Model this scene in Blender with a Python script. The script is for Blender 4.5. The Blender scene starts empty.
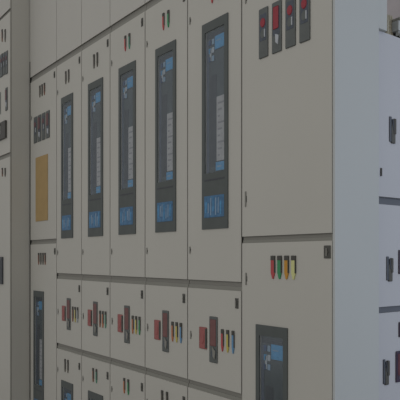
import bpy, bmesh, math, random
from mathutils import Vector
random.seed(4)
SC = bpy.context.scene
COL = SC.collection

# ------------------------------------------------------------------ camera
F = 600.0                 # focal length in pixels (400 px frame)
VX, HOR = -248.0, 258.0   # vanishing point of the switchboard row, eye level
L = math.hypot(VX - 200, F)
A, B = (200 - VX) / L, F / L          # camera axes against the row
CC = 963.0
T6 = 1 / (333.5 - VX)
z6 = CC * T6
x6 = (333.5 - 200) / F * z6
EYE = 1.65
CAM = Vector((-(A * x6 - B * z6), -(B * x6 + A * z6), EYE))
FWD = Vector((-B, A, 0)); RGT = Vector((A, B, 0))
cd = bpy.data.cameras.new('camera'); co = bpy.data.objects.new('camera', cd); COL.objects.link(co)
co.location = CAM
co.rotation_euler = (math.radians(90), 0, math.atan2(-FWD.x, FWD.y))
cd.sensor_width = 36; cd.lens = F / 400 * 36; cd.shift_y = (HOR - 200) / 400; cd.clip_start = 0.05
SC.camera = co

def ray(px, py):
    return FWD + RGT * ((px - 200) / F) + Vector((0, 0, (HOR - py) / F))
def on_y(px, py, y=0.0):
    d = ray(px, py); k = (y - CAM.y) / d.y; p = CAM + d * k; return p.x, p.z
def on_x(px, py, x=0.0):
    d = ray(px, py); k = (x - CAM.x) / d.x; p = CAM + d * k; return p.y, p.z
def SX(px): return on_y(px, 200)[0]       # place along the row
def UZ(u): return EYE - u * CC / F        # height on the row

# ------------------------------------------------------------------ materials
def lin(c):
    return tuple(((v / 255) / 12.92 if v / 255 <= .04045 else ((v / 255 + .055) / 1.055) ** 2.4) for v in c) + (1,)
def mat(name, rgb, rough=.5, metal=0, var=.05, scale=6, spec=.3, bump=0):
    m = bpy.data.materials.new(name); m.use_nodes = True
    nt = m.node_tree; b = nt.nodes['Principled BSDF']
    b.inputs['Roughness'].default_value = rough; b.inputs['Metallic'].default_value = metal
    b.inputs['Specular IOR Level'].default_value = spec
    c = lin(rgb)
    tc = nt.nodes.new('ShaderNodeTexCoord'); n = nt.nodes.new('ShaderNodeTexNoise')
    n.inputs['Scale'].default_value = scale; n.inputs['Detail'].default_value = 3
    r = nt.nodes.new('ShaderNodeValToRGB')
    r.color_ramp.elements[0].position = .3; r.color_ramp.elements[1].position = .7
    r.color_ramp.elements[0].color = tuple(v * (1 - var) for v in c[:3]) + (1,)
    r.color_ramp.elements[1].color = tuple(min(1, v * (1 + var)) for v in c[:3]) + (1,)
    nt.links.new(tc.outputs['Object'], n.inputs['Vector']); nt.links.new(n.outputs['Fac'], r.inputs['Fac'])
    nt.links.new(r.outputs['Color'], b.inputs['Base Color'])
    if bump:
        bp = nt.nodes.new('ShaderNodeBump'); bp.inputs['Strength'].default_value = bump
        nt.links.new(n.outputs['Fac'], bp.inputs['Height']); nt.links.new(bp.outputs['Normal'], b.inputs['Normal'])
    return m
PAINT = mat('grey_beige_paint', (186, 184, 177), .5, var=.015, scale=3)
SIDE = mat('side_panel_paint', (184, 188, 188), .55, var=.012, scale=2)
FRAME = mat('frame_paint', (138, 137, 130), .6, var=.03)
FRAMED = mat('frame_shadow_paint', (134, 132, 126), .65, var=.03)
TOPP = mat('upper_cover_paint', (186, 184, 178), .55, var=.012)
GASKET = mat('dark_gasket', (52, 52, 48), .8)
ESC = mat('dark_grey_frame', (86, 91, 90), .55, var=.05, scale=20)
BRK = mat('charcoal_breaker', (84, 90, 93), .5, var=.12, scale=30)
BRKD = mat('black_breaker_recess', (72, 74, 79), .5, var=.1, scale=30)
SCREEN = mat('blue_display', (84, 148, 192), .35, var=.14, scale=60)
PLATE = mat('blue_nameplate', (74, 114, 150), .45, var=.25, scale=55)
PLATEM = mat('pale_plate_marks', (138, 158, 178), .5, var=.1)
LABEL = mat('grey_white_label', (178, 173, 173), .6, var=.12, scale=45)
MARK = mat('grey_label_marks', (148, 145, 146), .6)
WHITE = mat('pale_plastic', (176, 180, 186), .45)
BLUED = mat('dark_blue_plastic', (66, 84, 116), .45, var=.2, scale=50)
METER = mat('meter_grey', (96, 100, 99), .5, var=.08, scale=40)
METERD = mat('meter_dark_face', (80, 86, 96), .4, var=.15, scale=60)
RED = mat('red_plastic', (152, 58, 68), .4, var=.08, scale=30)
DULLRED = mat('dull_red_plastic', (156, 94, 92), .5, var=.08, scale=30)
DARKRED = mat('maroon_face', (120, 84, 82), .5, var=.1, scale=30)
DULLMETER = mat('dull_maroon_knob', (112, 84, 86), .5, var=.08, scale=30)
BLACK = mat('black_plastic', (76, 75, 71), .5, var=.1, scale=30)
LATCHM = mat('dark_latch', (82, 82, 78), .5, var=.15, scale=60)
HINGEM = mat('hinge_grey', (132, 131, 125), .5)
TAN = mat('tan_card', (168, 142, 98), .7, var=.05, scale=18)
LENS = {'red': mat('red_lens', (176, 76, 78), .35, var=.05), 'green': mat('green_lens', (60, 140, 92), .35, var=.05),
        'amber': mat('amber_lens', (190, 138, 52), .35, var=.05), 'pale yellow': mat('pale_lens', (200, 200, 140), .35, var=.05),
        'yellow': mat('yellow_lens', (190, 176, 92), .35, var=.05), 'blue': mat('blue_lens', (98, 140, 176), .35, var=.05),
        'orange': mat('orange_lens', (178, 112, 76), .35, var=.05), 'dark': mat('unlit_lens', (92, 88, 80), .4, var=.05),
        'brown': mat('brown_lens', (132, 92, 74), .4, var=.05), 'teal': mat('teal_lens', (84, 142, 120), .35, var=.05),
        'grey': mat('grey_lens', (150, 156, 160), .35, var=.05)}
CREAM = mat('cream_ceramic', (170, 164, 146), .5, var=.05)
STEEL = mat('galvanised_steel', (176, 180, 180), .5, metal=.1, var=.1, scale=25)
PLINTH = mat('plinth_black', (60, 60, 60), .7)
CONC = mat('floor_paint', (158, 156, 150), .7, var=.1, scale=4)
WALLM = mat('wall_plaster', (184, 178, 181), .9, var=.05, scale=5)
CUBP = mat('pale_cubicle_paint', (186, 188, 194), .5, var=.015, scale=3)
CUBD = mat('cubicle_rail_paint', (104, 108, 116), .6)
SLATE = mat('slate_highlight', (92, 97, 110), .5, var=.1, scale=30)
DEEPRED = mat('deep_red_face', (98, 56, 64), .45, var=.1, scale=30)
PURP = mat('purple_black_face', (64, 54, 74), .45, var=.1, scale=30)

gm = bpy.data.materials.new('clear_cover'); gm.use_nodes = True
nt = gm.node_tree; nt.nodes.remove(nt.nodes['Principled BSDF'])
tr = nt.nodes.new('ShaderNodeBsdfTransparent'); tr.inputs[0].default_value = (.93, .95, .96, 1)
gl = nt.nodes.new('ShaderNodeBsdfGlossy'); gl.inputs['Roughness'].default_value = .15
gl.inputs[0].default_value = (.8, .85, .9, 1)
mx = nt.nodes.new('ShaderNodeMixShader'); mx.inputs[0].default_value = .07
nt.links.new(tr.outputs[0], mx.inputs[1]); nt.links.new(gl.outputs[0], mx.inputs[2])
nt.links.new(mx.outputs[0], nt.nodes['Material Output'].inputs['Surface'])
GLASS = gm

# ------------------------------------------------------------------ mesh helpers
class MB:
    """collects shapes of one part; every shape keeps its own material slot"""
    def __init__(s): s.bm = bmesh.new(); s.mats = []
    def idx(s, m):
        if m not in s.mats: s.mats.append(m)
        return s.mats.index(m)
    def box(s, x0, x1, y0, y1, z0, z1, m, bev=0.0, seg=2):
        t = bmesh.new()
        r = bmesh.ops.create_cube(t, size=1)
        for v in t.verts:
            v.co = Vector(((x0 + x1) / 2 + v.co.x * (x1 - x0), (y0 + y1) / 2 + v.co.y * (y1 - y0), (z0 + z1) / 2 + v.co.z * (z1 - z0)))
        if bev: bmesh.ops.bevel(t, geom=t.edges[:], offset=bev, segments=seg, affect='EDGES', profile=.6)
        return s.merge(t, m)
    def merge(s, t, m):
        i = s.idx(m)
        for f in t.faces: f.material_index = i
        me = bpy.data.meshes.new('tmp'); t.to_mesh(me); t.free(); s.bm.from_mesh(me); bpy.data.meshes.remove(me)
        return s
    def slab(s, x0, x1, y0, y1, z0, z1, m, holes=(), bev=.002):
        """upright sheet with rectangular openings (hx0,hx1,hz0,hz1), facing -Y"""
        t = bmesh.new()
        xs = sorted({x0, x1, *[h[0] for h in holes], *[h[1] for h in holes]})
        zs = sorted({z0, z1, *[h[2] for h in holes], *[h[3] for h in holes]})
        def solid(i, j):
            if i < 0 or j < 0 or i >= len(xs) - 1 or j >= len(zs) - 1: return False
            cx, cz = (xs[i] + xs[i + 1]) / 2, (zs[j] + zs[j + 1]) / 2
            return not any(h[0] < cx < h[1] and h[2] < cz < h[3] for h in holes)
        V = {}
        def v(i, j, k):
            if (i, j, k) not in V: V[i, j, k] = t.verts.new((xs[i], (y0, y1)[k], zs[j]))
            return V[i, j, k]
        for i in range(len(xs) - 1):
            for j in range(len(zs) - 1):
                if not solid(i, j): continue
                t.faces.new((v(i, j, 0), v(i + 1, j, 0), v(i + 1, j + 1, 0), v(i, j + 1, 0)))
                t.faces.new((v(i, j, 1), v(i, j + 1, 1), v(i + 1, j + 1, 1), v(i + 1, j, 1)))
                if not solid(i - 1, j): t.faces.new((v(i, j, 0), v(i, j + 1, 0), v(i, j + 1, 1), v(i, j, 1)))
                if not solid(i + 1, j): t.faces.new((v(i + 1, j, 0), v(i + 1, j, 1), v(i + 1, j + 1, 1), v(i + 1, j + 1, 0)))
                if not solid(i, j - 1): t.faces.new((v(i, j, 0), v(i, j, 1), v(i + 1, j, 1), v(i + 1, j, 0)))
                if not solid(i, j + 1): t.faces.new((v(i, j + 1, 0), v(i + 1, j + 1, 0), v(i + 1, j + 1, 1), v(i, j + 1, 1)))
        if bev:
            e = [e for e in t.edges if len(e.link_faces) == 2 and e.calc_face_angle() > .5]
            bmesh.ops.bevel(t, geom=e, offset=bev, segments=2, affect='EDGES', profile=.6)
        return s.merge(t, m)
    def prism(s, pts, y0, y1, m, bev=0):
        """outline in XZ pushed through Y"""
        t = bmesh.new()
        f = t.faces.new([t.verts.new((x, y0, z)) for x, z in pts])
        r = bmesh.ops.extrude_face_region(t, geom=[f])
        for v in r['geom']:
            if isinstance(v, bmesh.types.BMVert): v.co.y = y1
        bmesh.ops.recalc_face_normals(t, faces=t.faces[:])
        if bev: bmesh.ops.bevel(t, geom=t.edges[:], offset=bev, segments=1, affect='EDGES')
        return s.merge(t, m)
    def disc(s, x, z, rx, rz, y0, y1, m, n=20, taper=.85):
        t = bmesh.new()
        a = [t.verts.new((x + rx * math.cos(k * math.tau / n), y1, z + rz * math.sin(k * math.tau / n))) for k in range(n)]
        b = [t.verts.new((x + taper * rx * math.cos(k * math.tau / n), y0, z + taper * rz * math.sin(k * math.tau / n))) for k in range(n)]
        t.faces.new(b); t.faces.new(a[::-1])
        for k in range(n): t.faces.new((a[k], a[(k + 1) % n], b[(k + 1) % n], b[k]))
        bmesh.ops.recalc_face_normals(t, faces=t.faces[:])
        return s.merge(t, m)
    def tube(s, prof, x, y, m, n=16):
        """lathe about an upright axis; prof = [(radius, z)]"""
        t = bmesh.new(); rings = []
        for r, z in prof:
            rings.append([t.verts.new((x + r * math.cos(k * math.tau / n), y + r * math.sin(k * math.tau / n), z)) for k in range(n)])
        for a, b in zip(rings, rings[1:]):
            for k in range(n): t.faces.new((a[k], a[(k + 1) % n], b[(k + 1) % n], b[k]))
        t.faces.new(rings[0][::-1]); t.faces.new(rings[-1])
        bmesh.ops.recalc_face_normals(t, faces=t.faces[:])
        return s.merge(t, m)
    def swap_to_side(s, x_at):
        """turn shapes made for the -Y face so they face +X: (x,y,z)->(x_at-y, x, z)"""
        for v in s.bm.verts: v.co = Vector((x_at - v.co.y, v.co.x, v.co.z))
        return s
    def build(s, name, parent=None, label=None):
        vs = s.bm.verts
        lo = Vector([min(v.co[i] for v in vs) for i in range(3)]); hi = Vector([max(v.co[i] for v in vs) for i in range(3)])
        c = (lo + hi) / 2
        if parent is None: c.z = lo.z
        for v in vs: v.co -= c
        bmesh.ops.recalc_face_normals(s.bm, faces=s.bm.faces[:])
        me = bpy.data.meshes.new(name); s.bm.to_mesh(me); s.bm.free()
        for m in s.mats: me.materials.append(m)
        o = bpy.data.objects.new(name, me); COL.objects.link(o)
        o['_w'] = list(c)
        if parent is not None:
            o.parent = parent; o.location = c - Vector(parent['_w'])
        else: o.location = c
        if label: o['label'] = label
        return o
def thing(name, label, cat, loc, group=None):
    o = bpy.data.objects.new(name, None); COL.objects.link(o); o.location = loc; o.empty_display_size = .1
    o['_w'] = list(loc); o['label'] = label; o['category'] = cat
    if group: o['group'] = group
    return o
def tag(o, label, cat, group=None):
    o['label'] = label; o['category'] = cat
    if group: o['group'] = group
    return o

# ------------------------------------------------------------------ fittings (all sit on a door whose face is at y)
def lamp(x, ztop, colour, door, y=0.0, w=.0115, h=.066, side=None):
    b = MB(); cap = h * .2
    b.box(x - w * .55, x + w * .55, y - 0.0046, y, ztop - cap, ztop, BLACK, .0015)
    zb = ztop - h; zs = ztop - h * .74
    b.prism([(x - w / 2, ztop - cap), (x - w / 2, zs), (x - w * .12, zb), (x + w * .12, zb), (x + w / 2, zs), (x + w / 2, ztop - cap)], y - 0.0038, y, LENS[colour])  # pointed lower tip shapes a light reflection into the lens
    b.box(x + w * .36, x + w * .56, y - 0.0042, y, zs, ztop - cap, BLACK)
    if side is not None: b.swap_to_side(side)
    nm = {'dark': 'unlit dark'}.get(colour, colour)
    return b.build('indicator_lamp', door, nm + ' indicator lamp')
def hinge(x, z, door, y=0.0, h=.026):
    b = MB(); b.box(x - .0028, x + .0028, y - 0.0029, y, z - h / 2, z + h / 2, HINGEM, .002)
    b.box(x - .0015, x + .005, y - 0.0013, y, z - h * .2, z + h * .2, BLACK)
    return b.build('hinge', door)
def latch(x, z, door, y=0.0, w=.016, h=.034):
    b = MB(); b.box(x - w / 2, x + w / 2, y - 0.0025, y, z - h / 2, z + h / 2, LATCHM, .0015)
    b.disc(x - w * .05, z, w * .3, h * .2, y - 0.0046, y - 0.0021, BLACK)
    b.box(x - w * .1, x + w * .06, y - 0.0055, y - 0.0042, z - h * .3, z + h * .3, HINGEM)
    return b.build('latch', door, 'dark square latch')
def switch_red(x0, x1, z0, z1, door, y=0.0):
    b = MB(); b.box(x0, x1, y - 0.0029, y, z0, z1, DULLRED, .003)
    b.box(x1 - (x1 - x0) * .2, x1 + .001, y - 0.0038, y, z0 + .004, z1 - .004, BLACK, .001)
    b.disc((x0 + x1) / 2 - .003, (z0 + z1) / 2, (x1 - x0) * .26, (z1 - z0) * .28, y - 0.0050, y - 0.0025, DULLRED)
    return b.build('push_button', door, 'square red push button')
def isolator(x0, x1, z0, z1, door, y=0.0):
    b = MB(); w = x1 - x0; h = z1 - z0
    b.box(x0, x1, y - 0.0034, y, z0, z1, METER, .003)
    b.box(x0 + w * .12, x1 - w * .15, y - 0.0046, y - 0.0025, z0 + h * .36, z1 - h * .06, DARKRED, .002)
    b.disc((x0 + x1) / 2 + w * .08, z0 + h * .2, w * .3, h * .11, y - 0.0067, y - 0.0029, METERD)
    b.prism([(x0 + w * .5, z0 + h * .34), (x1 - w * .12, z0 + h * .26), (x1 - w * .2, z0 + h * .08), (x0 + w * .55, z0 + h * .14)], y - 0.0084, y - 0.0059, HINGEM)
    return b.build('rotary_isolator', door, 'tall maroon faced isolator switch')
def meter(x0, x1, z0, z1, door, y=0.0, style=0, red=None):
    red = red or RED
    b = MB(); w = x1 - x0; h = z1 - z0; cx = (x0 + x1) / 2
    b.box(x0, x1, y - 0.0042, y, z0, z1, METER, .003)
    b.box(x0 + w * .14, x1 - w * .14, y - 0.0050, y - 0.0034, z0 + h * .34, z1 - h * .12, METERD, .001)
    if style == 1:
        b.box(x0 + w * .2, x1 - w * .24, y - 0.0071, y - 0.0042, z0 + h * .46, z1 - h * .1, red, .003)
        b.prism([(cx - w * .05, z0 + h * .36), (cx + w * .3, z0 + h * .32), (cx + w * .22, z0 + h * .14), (cx - w * .02, z0 + h * .2)], y - 0.0076, y - 0.0038, WHITE)
    else:
        b.disc(cx, z0 + h * .70, w * .27, h * .1, y - 0.0076, y - 0.0042, red)
        b.disc(cx, z0 + h * .48, w * .3, h * .10, y - 0.0059, y - 0.0042, METER)
        b.box(cx + w * .16, cx + w * .26, y - 0.0067, y - 0.0042, z0 + h * .4, z0 + h * .56, WHITE, .001)
    return b.build('selector_meter', door, 'grey selector unit with ' + ('red' if red is RED else 'dull red') + ' knob')

WH = .452 * CC / F      # window height
def win_rect(px0, px1, utop): return SX(px0), SX(px1), UZ(utop) - WH, UZ(utop)
def win_open(r):
    x0, x1, z0, z1 = r; w = x1 - x0
    return (x0 + w * .12, x1 - w * .13, z0 + WH * .27, z1 - WH * .045)
def breaker_window(r, cab, door, plate_marks=True):
    x0, x1, z0, z1 = r; w = x1 - x0; ox0, ox1, oz0, oz1 = win_open(r)
    b = MB()     # raised surround with one opening, solid foot below it
    b.slab(x0, x1, -.004, 0.0, z0, z1, ESC, holes=[(ox0, ox1, oz0, oz1)], bev=.0018)
    b.box(ox0 - .002, ox1 + .002, -.0046, -.003, z0 + WH * .232, z0 + WH * .24, BRKD)
    b.build('window_surround', door, 'dark grey breaker window surround')
    p = MB(); p.box(x0 + w * .1, x1 - w * .13, -.0052, -.003, z0 + WH * .055, z0 + WH * .16, PLATE, .0015)
    pw = w * .77; px = x0 + w * .1; rnd = random.Random(int(x0 * 1000))
    for k in range(7):
        q = px + pw * (.08 + .125 * k); lo = rnd.uniform(.062, .085); hi = rnd.uniform(.12, .152)
        p.prism([(q, z0 + WH * lo), (q + pw * .04, z0 + WH * lo), (q + pw * rnd.uniform(.03, .09), z0 + WH * hi), (q + pw * rnd.uniform(0, .02), z0 + WH * hi)], -.0058, -.0045, PLATEM if k % 3 else SCREEN)
    p.build('name_plate', door, 'blue name plate with pale lettering strokes')
    g = MB(); g.box(ox0 + .0005, ox1 - .0005, -.0025, -.001, oz0 + .0005, oz1 - .0005, GLASS); g.build('window_pane', door, 'clear window pane')
    # the breaker behind the opening
    Y = .0045
    k = MB(); k.box(ox0 + .001, ox1 - .001, Y, .12, oz0 + .001, oz1 - .001, BRK)
    k.box(ox0 + .001, ox0 + w * .10, Y - .0015, Y + .01, oz0 + .002, oz1 - .03, SLATE, .0012)  # bluish highlight down the left edge, built as a coloured strip
    k.box(ox0 + w * .14, ox0 + w * .40, Y - .001, Y + .01, z0 + WH * .3, z0 + WH * .74, BRKD, .002)
    k.box(ox0 + w * .02, ox1 - .003, Y - .0015, Y + .01, z1 - WH * .078, z1 - WH * .055, BRKD, .002)
    br = k.build('circuit_breaker', cab, 'charcoal circuit breaker front')
    d = MB(); d.box(x0 + w * .46, x1 - w * .15, Y - .003, Y, z1 - WH * .142, z1 - WH * .078, SCREEN, .002)
    d.box(x0 + w * .52, x1 - w * .3, Y - .0034, Y - .0025, z1 - WH * .105, z1 - WH * .10, PLATEM)
    d.build('display_screen', br, 'blue display screen')
    c = MB()
    for j in range(3):
        for i in range(2):
            cx = x0 + w * (.27 + .12 * i); cz = z1 - WH * (.10 + .04 * j)
            c.box(cx - w * .045, cx + w * .045, Y - .003, Y, cz - WH * .012, cz + WH * .014, (BLUED, PLATEM, SCREEN, WHITE, BLUED, PLATEM)[(i + 2 * j) % 6], .0015)
    c.box(x0 + w * .26, x0 + w * .33, Y - .003, Y, z1 - WH * .19, z1 - WH * .13, WHITE, .002)
    c.build('control_buttons', br, 'blue and white control buttons')
    l = MB(); l.box(x0 + w * .53, x1 - w * .145, Y - .0025, Y, z0 + WH * .323, z0 + WH * .63, LABEL, .001)
    for q in range(9):
        zz = z0 + WH * (.345 + .031 * q)
        l.box(x0 + w * .58, x0 + w * (.66 + .08 * ((q * 7) % 3)), Y - .0029, Y - .002, zz, zz + WH * .009, MARK)
    l.build('rating_label', br, 'tall grey white rating label')
    s = MB(); s.box(x0 + w * .50, x1 - w * .145, Y - .003, Y, z0 + WH * .277, z0 + WH * .318, SCREEN, .001)
    s.box(x0 + w * .56, x1 - w * .28, Y - .0034, Y - .0025, z0 + WH * .293, z0 + WH * .30, PLATEM)
    s.build('blue_tag', br, 'small blue tag')

# ------------------------------------------------------------------ the row of cabinets
ZB, ZT = .10, UZ(-1.06)
DEP = .197
G = .0014               # half of the slit between neighbours
EDGES = [30, 56.5, 81.5, 110, 145, 187.5, 241.5, 333.5]
ROW = 'tall grey cabinets in the switchboard row'
def carcass(x0, x1, cab, yf=.014, yb=DEP, top=ZT, sidem=SIDE):
    b = MB()
    b.box(x0 + G, x1 - G, yb - .004, yb, ZB, top, sidem)                     # back sheet
    b.box(x0 + G, x0 + G + .006, yf, yb, ZB, top, sidem); b.box(x1 - G - .006, x1 - G, yf, yb, ZB, top, sidem)
    b.box(x0 + G, x1 - G, yf, yb, ZB, ZB + .01, sidem); b.box(x0 + G, x1 - G, yf, yb, top - .01, top, sidem)
    b.build('carcass', cab)
    p = MB(); p.box(x0 + .01, x1 - .01, yf + .02, yb - .02, 0, ZB, PLINTH, .003); p.build('plinth', cab, 'black plinth')
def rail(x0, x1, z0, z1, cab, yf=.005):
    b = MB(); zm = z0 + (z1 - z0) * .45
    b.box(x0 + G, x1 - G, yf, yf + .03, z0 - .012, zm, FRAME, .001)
    b.box(x0 + G, x1 - G, yf + .003, yf + .03, zm - .001, z1 + .012, FRAMED, .001)  # darker upper strip paints in the shadow under the door lip
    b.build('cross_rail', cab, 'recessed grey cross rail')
def sheet(name, x0, x1, z0, z1, cab, holes=(), m=None, il=.0035, ir=.0025, y=0.0):
    b = MB(); b.slab(x0 + il, x1 - ir, y, y + .0045, z0, z1, m or PAINT, holes, .0025); return b.build(name, cab)

SEAM_T = (UZ(-.628), UZ(-.648))
def top_cover(x0, x1, cab):
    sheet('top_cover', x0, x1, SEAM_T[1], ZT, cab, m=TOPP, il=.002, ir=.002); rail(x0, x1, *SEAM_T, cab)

LBL = {1: 'narrow grey cabinet next to the one with a tan card, dark lamps above its window',
       2: 'narrow grey cabinet with orange, amber and teal lamps on its middle door',
       3: 'narrow grey cabinet with orange, yellow and green lamps on its middle door',
       4: 'narrow grey cabinet with bright red and green lamps above its long window',
       5: 'narrow grey cabinet touching the wide end cabinet, with red, yellow and blue lamps'}
WPX = {1: (61.7, 73.2), 2: (88.6, 103.2), 3: (119.2, 136), 4: (156, 176.3), 5: (202.7, 228.5)}
UPL = {1: ('dark', 'dark'), 2: ('dark', 'dark'), 3: ('red', 'teal'), 4: ('red', 'green'), 5: ('red', 'brown')}
LOWL = {1: ('dark', 'dark'), 2: ('brown', 'teal'), 3: ('orange', 'green'), 4: ('dark', 'dark'), 5: ('red', 'green')}
MIDL = {1: ('brown', 'yellow', 'grey'), 2: ('brown', 'orange', 'teal'), 3: ('orange', 'yellow', 'green'), 4: ('orange', 'yellow', 'blue'), 5: ('red', 'yellow', 'blue')}
for i in range(1, 6):
    x0, x1 = SX(EDGES[i]), SX(EDGES[i + 1]); w = x1 - x0
    fx = lambda t: x0 + w * t
    cab = thing('switchgear_cabinet', LBL[i], 'cabinet', ((x0 + x1) / 2, DEP / 2, 0), ROW)
    carcass(x0, x1, cab); top_cover(x0, x1, cab)
    zs2 = (UZ(.068), UZ(.049)); zs3 = (UZ(.296), UZ(.2775))
    # upper door
    r = win_rect(*WPX[i], -.515); hole = win_open(r)
    d = sheet('upper_door', x0, x1, zs2[1], SEAM_T[0], cab, [hole])
    breaker_window(r, cab, d)
    lx = (r[0] + r[1]) / 2
    for k, c in enumerate(UPL[i]): lamp(lx + (-.05 + .115 * k) * w, UZ(-.5945), c, d)
    latch(fx(.93), UZ(-.604), d, w=.014); hinge(fx(.055), UZ(-.541), d); hinge(fx(.055), UZ(-.018), d)
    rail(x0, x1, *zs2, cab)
    # middle door
    d = sheet('feeder_door', x0, x1, zs3[1], zs2[0], cab)
    hinge(fx(.07), UZ(.175), d, h=.03)
    switch_red(fx(.25), fx(.39), UZ(.201), UZ(.153), d)
    isolator(fx(.445), fx(.59), UZ(.2265), UZ(.127), d)
    for k, c in enumerate(MIDL[i]): lamp(fx(.68 + .093 * k), UZ(.151), c, d, h=.076)
    latch(fx(.925), UZ(.0935), d)
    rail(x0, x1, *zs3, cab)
    # lower door
    r = win_rect(*WPX[i], .393)
    d = sheet('lower_door', x0, x1, ZB, zs3[0], cab, [win_open(r)])
    breaker_window(r, cab, d)
    lx = (r[0] + r[1]) / 2
    for k, c in enumerate(LOWL[i]): lamp(lx + (-.08 + .115 * k) * w, UZ(.322), c, d)
    latch(fx(.925), UZ(.331), d); hinge(fx(.06), UZ(.364), d)

# cabinet with the tan card, far end of the row
x0, x1 = SX(30), SX(56.5); w = x1 - x0
cab = thing('switchgear_cabinet', 'grey cabinet with a tan card on its upper door', 'cabinet', ((x0 + x1) / 2, DEP / 2, 0), ROW)
carcass(x0, x1, cab); top_cover(x0, x1, cab)
b = MB(); b.box(x0 - .0035, x0 + .0062, -.001, .012, ZB, on_y(30, 62)[1], GASKET); b.build('edge_gasket', cab, 'dark gasket strip')
zs = (UZ(-.048), UZ(-.064))
d = sheet('upper_door', x0, x1, zs[1], SEAM_T[0], cab, il=.008)
for p in (40.2, 42.4, 44.7): lamp(SX(p), UZ(-.598), 'dark' if p < 44 else 'brown', d, w=.013)
for k, (a, b_) in enumerate(((34.2, 37.4), (38.2, 41.4), (42.3, 45.5), (46.5, 49.9))): meter(SX(a), SX(b_), UZ(-.405), UZ(-.497), d, style=k % 2, red=DULLMETER)
b = MB(); b.box(SX(36), SX(48), -.003, 0, UZ(-.128), UZ(-.352), TAN, .001); b.build('card', d, 'plain tan card')
latch(fx and SX(54.6), UZ(-.606), d, w=.014); hinge(SX(31.6), UZ(-.5), d)
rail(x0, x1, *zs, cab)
r = win_rect(34, 44, .115)
d = sheet('lower_door', x0, x1, ZB, zs[0], cab, [win_open(r)], il=.008)
breaker_window(r, cab, d)
for k, p in enumerate((39, 41.1, 43.3, 45.4)): lamp(SX(p), UZ(-.018), 'dark' if k % 3 else 'brown', d, w=.013)
latch(SX(55), UZ(-.022), d)

# wide end cabinet on the right
x0, x1 = SX(241.5), SX(333.5); w = x1 - x0
cab = thing('switchgear_cabinet', 'wide grey end cabinet on the right, four red knobbed selector units near its top', 'cabinet', ((x0 + x1) / 2, DEP / 2, 0), ROW)
carcass(x0, x1 - .0035, cab); top_cover(x0, x1 - .0035, cab)
b = MB(); b.box(x1 - .0045, x1 + .0035, .0015, DEP, ZB, ZT, SIDE, .001); b.build('side_panel', cab, 'plain pale side panel')
zs = (UZ(-.030), UZ(-.0435))
d = sheet('upper_door', x0, x1, zs[1], SEAM_T[0], cab, ir=.0058)
for k, (a, b_) in enumerate(((259.5, 268.5), (272.6, 282), (286, 296), (300, 310.5))):
    meter(SX(a), SX(b_), UZ(-.391), UZ(-.488), d, style=(0, 1, 0, 0)[k])
hinge(SX(245.8), UZ(-.119), d, h=.05); hinge(SX(246), UZ(-.523), d)
rail(x0, x1, *zs, cab)
r = win_rect(256.5, 288, .131)
d = sheet('lower_door', x0, x1, ZB, zs[0], cab, [win_open(r)], ir=.0058)
breaker_window(r, cab, d)
for p, c in ((273.4, 'red'), (280, 'green'), (287, 'amber'), (294, 'pale yellow')): lamp(SX(p), UZ(-.0045), c, d, h=.071, w=.0165)
latch(SX(327.5), UZ(-.0105), d, w=.024, h=.036); hinge(SX(246.2), UZ(.042), d, h=.04)

# ------------------------------------------------------------------ cabinet standing forward at the far left
xr = SX(30) - .0045; YF = on_x(10, 200, xr)[0]; xl = xr - .46
zf = lambda px, py: on_y(px, py, YF)[1]
xf = lambda px: on_y(px, 200, YF)[0]
cab = thing('switchgear_cabinet', 'grey cabinet cut by the left edge, standing forward of the row', 'cabinet', ((xl + xr) / 2, .04, 0), ROW)
b = MB()
b.box(xl, xr, DEP - .004, DEP, ZB, ZT, PAINT); b.box(xl, xl + .006, YF + .008, DEP, ZB, ZT, PAINT)
b.box(xr - .006, xr, YF + .008, DEP, ZB, ZT, PAINT); b.box(xl, xr, YF + .008, DEP, ZB, ZB + .01, PAINT); b.box(xl, xr, YF + .008, DEP, ZT - .01, ZT, PAINT)
b.build('carcass', cab)
b = MB(); b.box(xl + .01, xr - .01, YF + .04, DEP - .02, 0, ZB, PLINTH, .003); b.build('plinth', cab, 'black plinth')
b = MB(); b.box(xr - .006, xr + .0004, YF + .0042, YF + .0085, ZB, ZT, FRAMED); b.build('edge_gasket', cab, 'grey gasket strip')
s1 = (zf(10, 11.5), zf(10, 8)); s2 = (zf(10, 156.5), zf(10, 152))
sheet('top_cover', xl, xr, s1[1], ZT, cab, y=YF, m=TOPP, il=0, ir=.0012)
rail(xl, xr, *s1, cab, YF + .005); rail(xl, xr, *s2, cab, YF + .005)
d = sheet('upper_door', xl, xr, s2[1], s1[0], cab, y=YF, il=0, ir=.0012)
for p in (2.4, 5.4): lamp(xf(p), zf(p, 29.5), 'brown' if p < 3 else 'dark', d, YF, w=.014, h=.072)
for k, (p0, p1, t, bt) in enumerate(((-2.4, .1, 57, 79), (.8, 3.0, 54, 77), (3.5, 5.4, 52.5, 75), (5.9, 8.0, 51, 74))):
    meter(xf(p0), xf(p1), zf((p0 + p1) / 2, bt), zf((p0 + p1) / 2, t), d, YF, style=0, red=DULLMETER)
for p0, p1, t, bt in ((-3, .6, 92, 114), (5.8, 7.8, 87, 110)):
    meter(xf(p0), xf(p1), zf(p1, bt), zf(p1, t), d, YF, style=1, red=DULLMETER)
b = MB(); a0, a1 = xf(-4), xf(7); c0, c1 = zf(4, 139), zf(4, 122)
b.slab(a0, a1, YF - .012, YF, c0, c1, BLACK, [(a0 + (a1 - a0) * .4, a0 + (a1 - a0) * .62, c0 + (c1 - c0) * .3, c0 + (c1 - c0) * .9)], .003)
b.build('door_handle', d, 'black looped door handle')
d = sheet('lower_door', xl, xr, ZB, s2[0], cab, y=YF, il=0, ir=.0012)
for p in (2.6, 5.4): lamp(xf(p), zf(p, 168), 'brown' if p < 3 else 'dark', d, YF, w=.014, h=.05)
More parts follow.
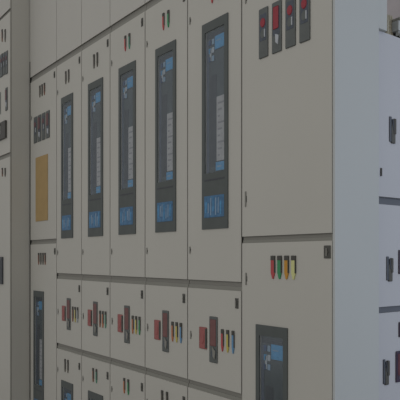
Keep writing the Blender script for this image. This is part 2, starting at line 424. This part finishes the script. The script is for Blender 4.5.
b = MB(); a0, a1 = xf(-9), xf(3.4); c0, c1 = zf(2, 284), zf(2, 257)
b.slab(a0, a1, YF - .010, YF, c0, c1, BRKD, [], .003)
b.box(a0 + .02, a1 - .03, YF - .012, YF - .009, c0 + .02, c1 - .02, METERD, .002)
b.build('instrument', d, 'dark framed instrument')

# ------------------------------------------------------------------ pale cubicle turned to the window side, behind the end cabinet
XF = -.010
y0 = .2005; y1 = .80
zx = lambda px, py: on_x(px, py, XF)[1]
yx = lambda px: on_x(px, 200, XF)[0]
ztop = zx(392, 34.5)
cab = thing('switchgear_cubicle', 'pale bluish grey cubicle at the right edge, partly hidden behind the wide end cabinet', 'cubicle', (XF - .35, (y0 + y1) / 2, 0))
b = MB()
b.box(XF - .7, XF - .696, y0, y1, ZB, ztop, CUBP)
b.box(XF - .7, XF - .014, y0, y0 + .004, ZB, ztop, CUBP); b.box(XF - .7, XF - .014, y1 - .004, y1, ZB, ztop, CUBP)
b.box(XF - .7, XF - .014, y0, y1, ZB, ZB + .01, CUBP); b.box(XF - .7, XF - .004, y0, y1, ztop - .010, ztop, CUBP)
b.build('carcass', cab)
b = MB(); b.box(XF - .68, XF - .04, y0 + .01, y1 - .01, 0, ZB, PLINTH, .003); b.build('plinth', cab, 'black plinth')
def cub_sheet(name, z0, z1):
    b = MB(); b.slab(y0 + .002, y1 - .002, 0, .010, z0, z1, CUBP, (), .0025); b.swap_to_side(XF); return b.build(name, cab)
def cub_rail(z0, z1):
    b = MB(); b.box(XF - .04, XF - .011, y0 + .005, y1 - .005, z0 - .01, z1 + .01, CUBD, .002); b.build('cross_rail', cab, 'recessed grey cross rail')
q1 = (zx(390, 205.0), zx(390, 197.3)); q2 = (zx(390, 312.5), zx(390, 306.3))
cub_rail(*q1); cub_rail(*q2)
dA = cub_sheet('upper_door', q1[1], ztop - .012); dB = cub_sheet('middle_door', q2[1], q1[0]); dC = cub_sheet('lower_door', ZB, q2[0])
def cub_handle(p0, p1, t, bt, door):
    a0, a1 = yx(p0), yx(p1); c0, c1 = zx((p0 + p1) / 2, bt), zx((p0 + p1) / 2, t); w = a1 - a0; h = c1 - c0
    b = MB(); b.box(a0, a0 + w * .38, -0.0032, 0, c0 + h * .05, c1, METERD, .002)
    b.box(a0 + w * .30, a1, -0.0048, 0, c0, c1 - h * .3, LATCHM, .003)
    b.box(a0 + w * .62, a1 + w * .04, -0.0072, 0, c0 + h * .35, c1 - h * .06, BLACK, .003)
    b.prism([(a0 + w * .36, c0 + h * .9), (a0 + w * .5, c0 + h * .9), (a0 + w * .62, c0 + h * .5), (a0 + w * .52, c0 + h * .5)], -0.0064, -0.0024, METERD)
    b.swap_to_side(XF); b.build('door_handle', door, 'dark swing door handle')
cub_handle(389, 394.5, 117, 143.5, dA); cub_handle(386.2, 391.6, 256.5, 281.5, dB); cub_handle(382.8, 388, 359, 385, dC)
def cub_unit(p0, p1, t, bt, door, face, name, label, knob=None):
    a0, a1 = yx(p0), yx(p1); c0, c1 = zx((p0 + 400) / 2, bt), zx((p0 + 400) / 2, t); w = a1 - a0; h = c1 - c0
    b = MB(); b.box(a0, a1, -0.0040, 0, c0, c1, PURP, .003)
    b.box(a0 + w * .16, a1 - w * .16, -0.0052, -0.0032, c0 + h * .22, c1 - h * .08, face, .002)
    b.disc((a0 + a1) / 2, c0 + h * .14, w * .12, h * .06, -0.0060, -0.0032, knob or WHITE)
    b.swap_to_side(XF); b.build(name, door, label)
cub_unit(398.2, 406, 250, 274, dB, PURP, 'selector_meter', 'purple black selector unit')
cub_unit(395.4, 404, 351, 382, dC, DEEPRED, 'rotary_isolator', 'maroon faced isolator switch')
cub_unit(398.4, 404, 322, 337, dC, DEEPRED, 'push_button', 'dark red push button')
b = MB(); b.box(yx(380.3), yx(381.2), -.004, 0, zx(380, 176), zx(380, 168), BLACK, .0005); b.swap_to_side(XF); b.build('hinge', dA)

# ------------------------------------------------------------------ on top of the pale cubicle
ya, yb = yx(380.5), yx(384.6)
b = MB(); b.box(-.085, -.002, .1975, ya + .022, ztop, ZT + .05, SIDE, .002)
tag(b.build('cable_trunking'), 'narrow grey upright trunking on the pale cubicle beside the end cabinet', 'trunking')
for k, p in enumerate((387.0, 389.2, 391.3)):
    y = on_x(p, 30, -.06)[0]
    z0 = ztop; h = .085
    b = MB()
    prof = [(.0055, z0)]
    for j in range(5):
        zz = z0 + .006 + j * .014
        prof += [(.0060, zz), (.0072, zz + .005), (.0055, zz + .010)]
    prof += [(.0045, z0 + h), (.002, z0 + h + .004)]
    b.tube(prof, -.06, y, CREAM)
    o = b.build('bushing')
    tag(o, ('cream ribbed bushing on the cubicle top, nearest the end cabinet', 'middle cream ribbed bushing of three on the cubicle top',
            'cream ribbed bushing on the cubicle top, nearest the steel busbar duct')[k], 'bushing', 'cream bushings on the cubicle top')
yb0 = on_x(393.2, 30, -.05)[0]
t = thing('busbar_duct', 'galvanised steel busbar duct lying on the pale cubicle top', 'duct', (-.07, yb0 + .2, ztop))
for j in range(2):
    b = MB(); b.box(-.11, -.035, yb0 + .012 + .33 * j, yb0 + .03 + .33 * j, ztop, ztop + .034, BLACK, .002)
    b.build('foot', t, 'dark duct foot')
b = MB(); b.box(-.115, -.03, yb0, yb0 + .4, ztop + .034, ztop + .068, STEEL, .004)
b.box(-.12, -.025, yb0 - .001, yb0 + .401, ztop + .066, ztop + .074, FRAME, .002)
b.build('casing', t)
for j in range(5):
    b = MB(); b.box(-.028, -.018, yb0 + .008 + j * .045, yb0 + .024 + j * .045, ztop + .012, ztop + .03, WHITE, .003); b.box(-.05, -.028, yb0 + .012 + j * .045, yb0 + .02 + j * .045, ztop + .016, ztop + .026, STEEL)
    b.box(-.045, -.035, yb0 + .006 + j * .045, yb0 + .026 + j * .045, ztop + .02, ztop + .036, STEEL)
    b.build('clamp', t, 'pale clamp')

# ------------------------------------------------------------------ the room
b = MB(); b.box(-6, 6, -5, 4.6, -.05, 0, CONC); o = b.build('floor'); o['kind'] = 'structure'
b = MB(); b.box(-6, 6, 4.5, 4.6, 0, 6.0, WALLM); o = b.build('wall_back'); o['kind'] = 'structure'

# ------------------------------------------------------------------ light
SC.view_settings.view_transform = 'Standard'; SC.view_settings.look = 'None'
w = bpy.data.worlds.new('world'); SC.world = w; w.use_nodes = True
bg = w.node_tree.nodes['Background']; bg.inputs[0].default_value = (1.0, .985, .965, 1); bg.inputs[1].default_value = .40
def area(name, loc, aim, sx, sy, power, col):
    l = bpy.data.lights.new(name, 'AREA'); l.shape = 'RECTANGLE'; l.size = sx; l.size_y = sy; l.energy = power; l.color = col
    o = bpy.data.objects.new(name, l); COL.objects.link(o); o.location = loc
    o.rotation_euler = (Vector(aim) - Vector(loc)).to_track_quat('-Z', 'Y').to_euler()
    return o
area('window_light', (3.6, 2.5, 2.3), (0, .2, 1.6), 1.6, 2.4, 60, (.70, .82, 1.0))
area('front_fill_light', (-.2, -4.2, 3.0), (-.6, 0, 1.4), 3.2, 1.6, 27, (.98, .99, .98))  # unseen fill behind the camera, added to even out light on the fronts
for o in bpy.data.objects:
    if '_w' in o: del o['_w']
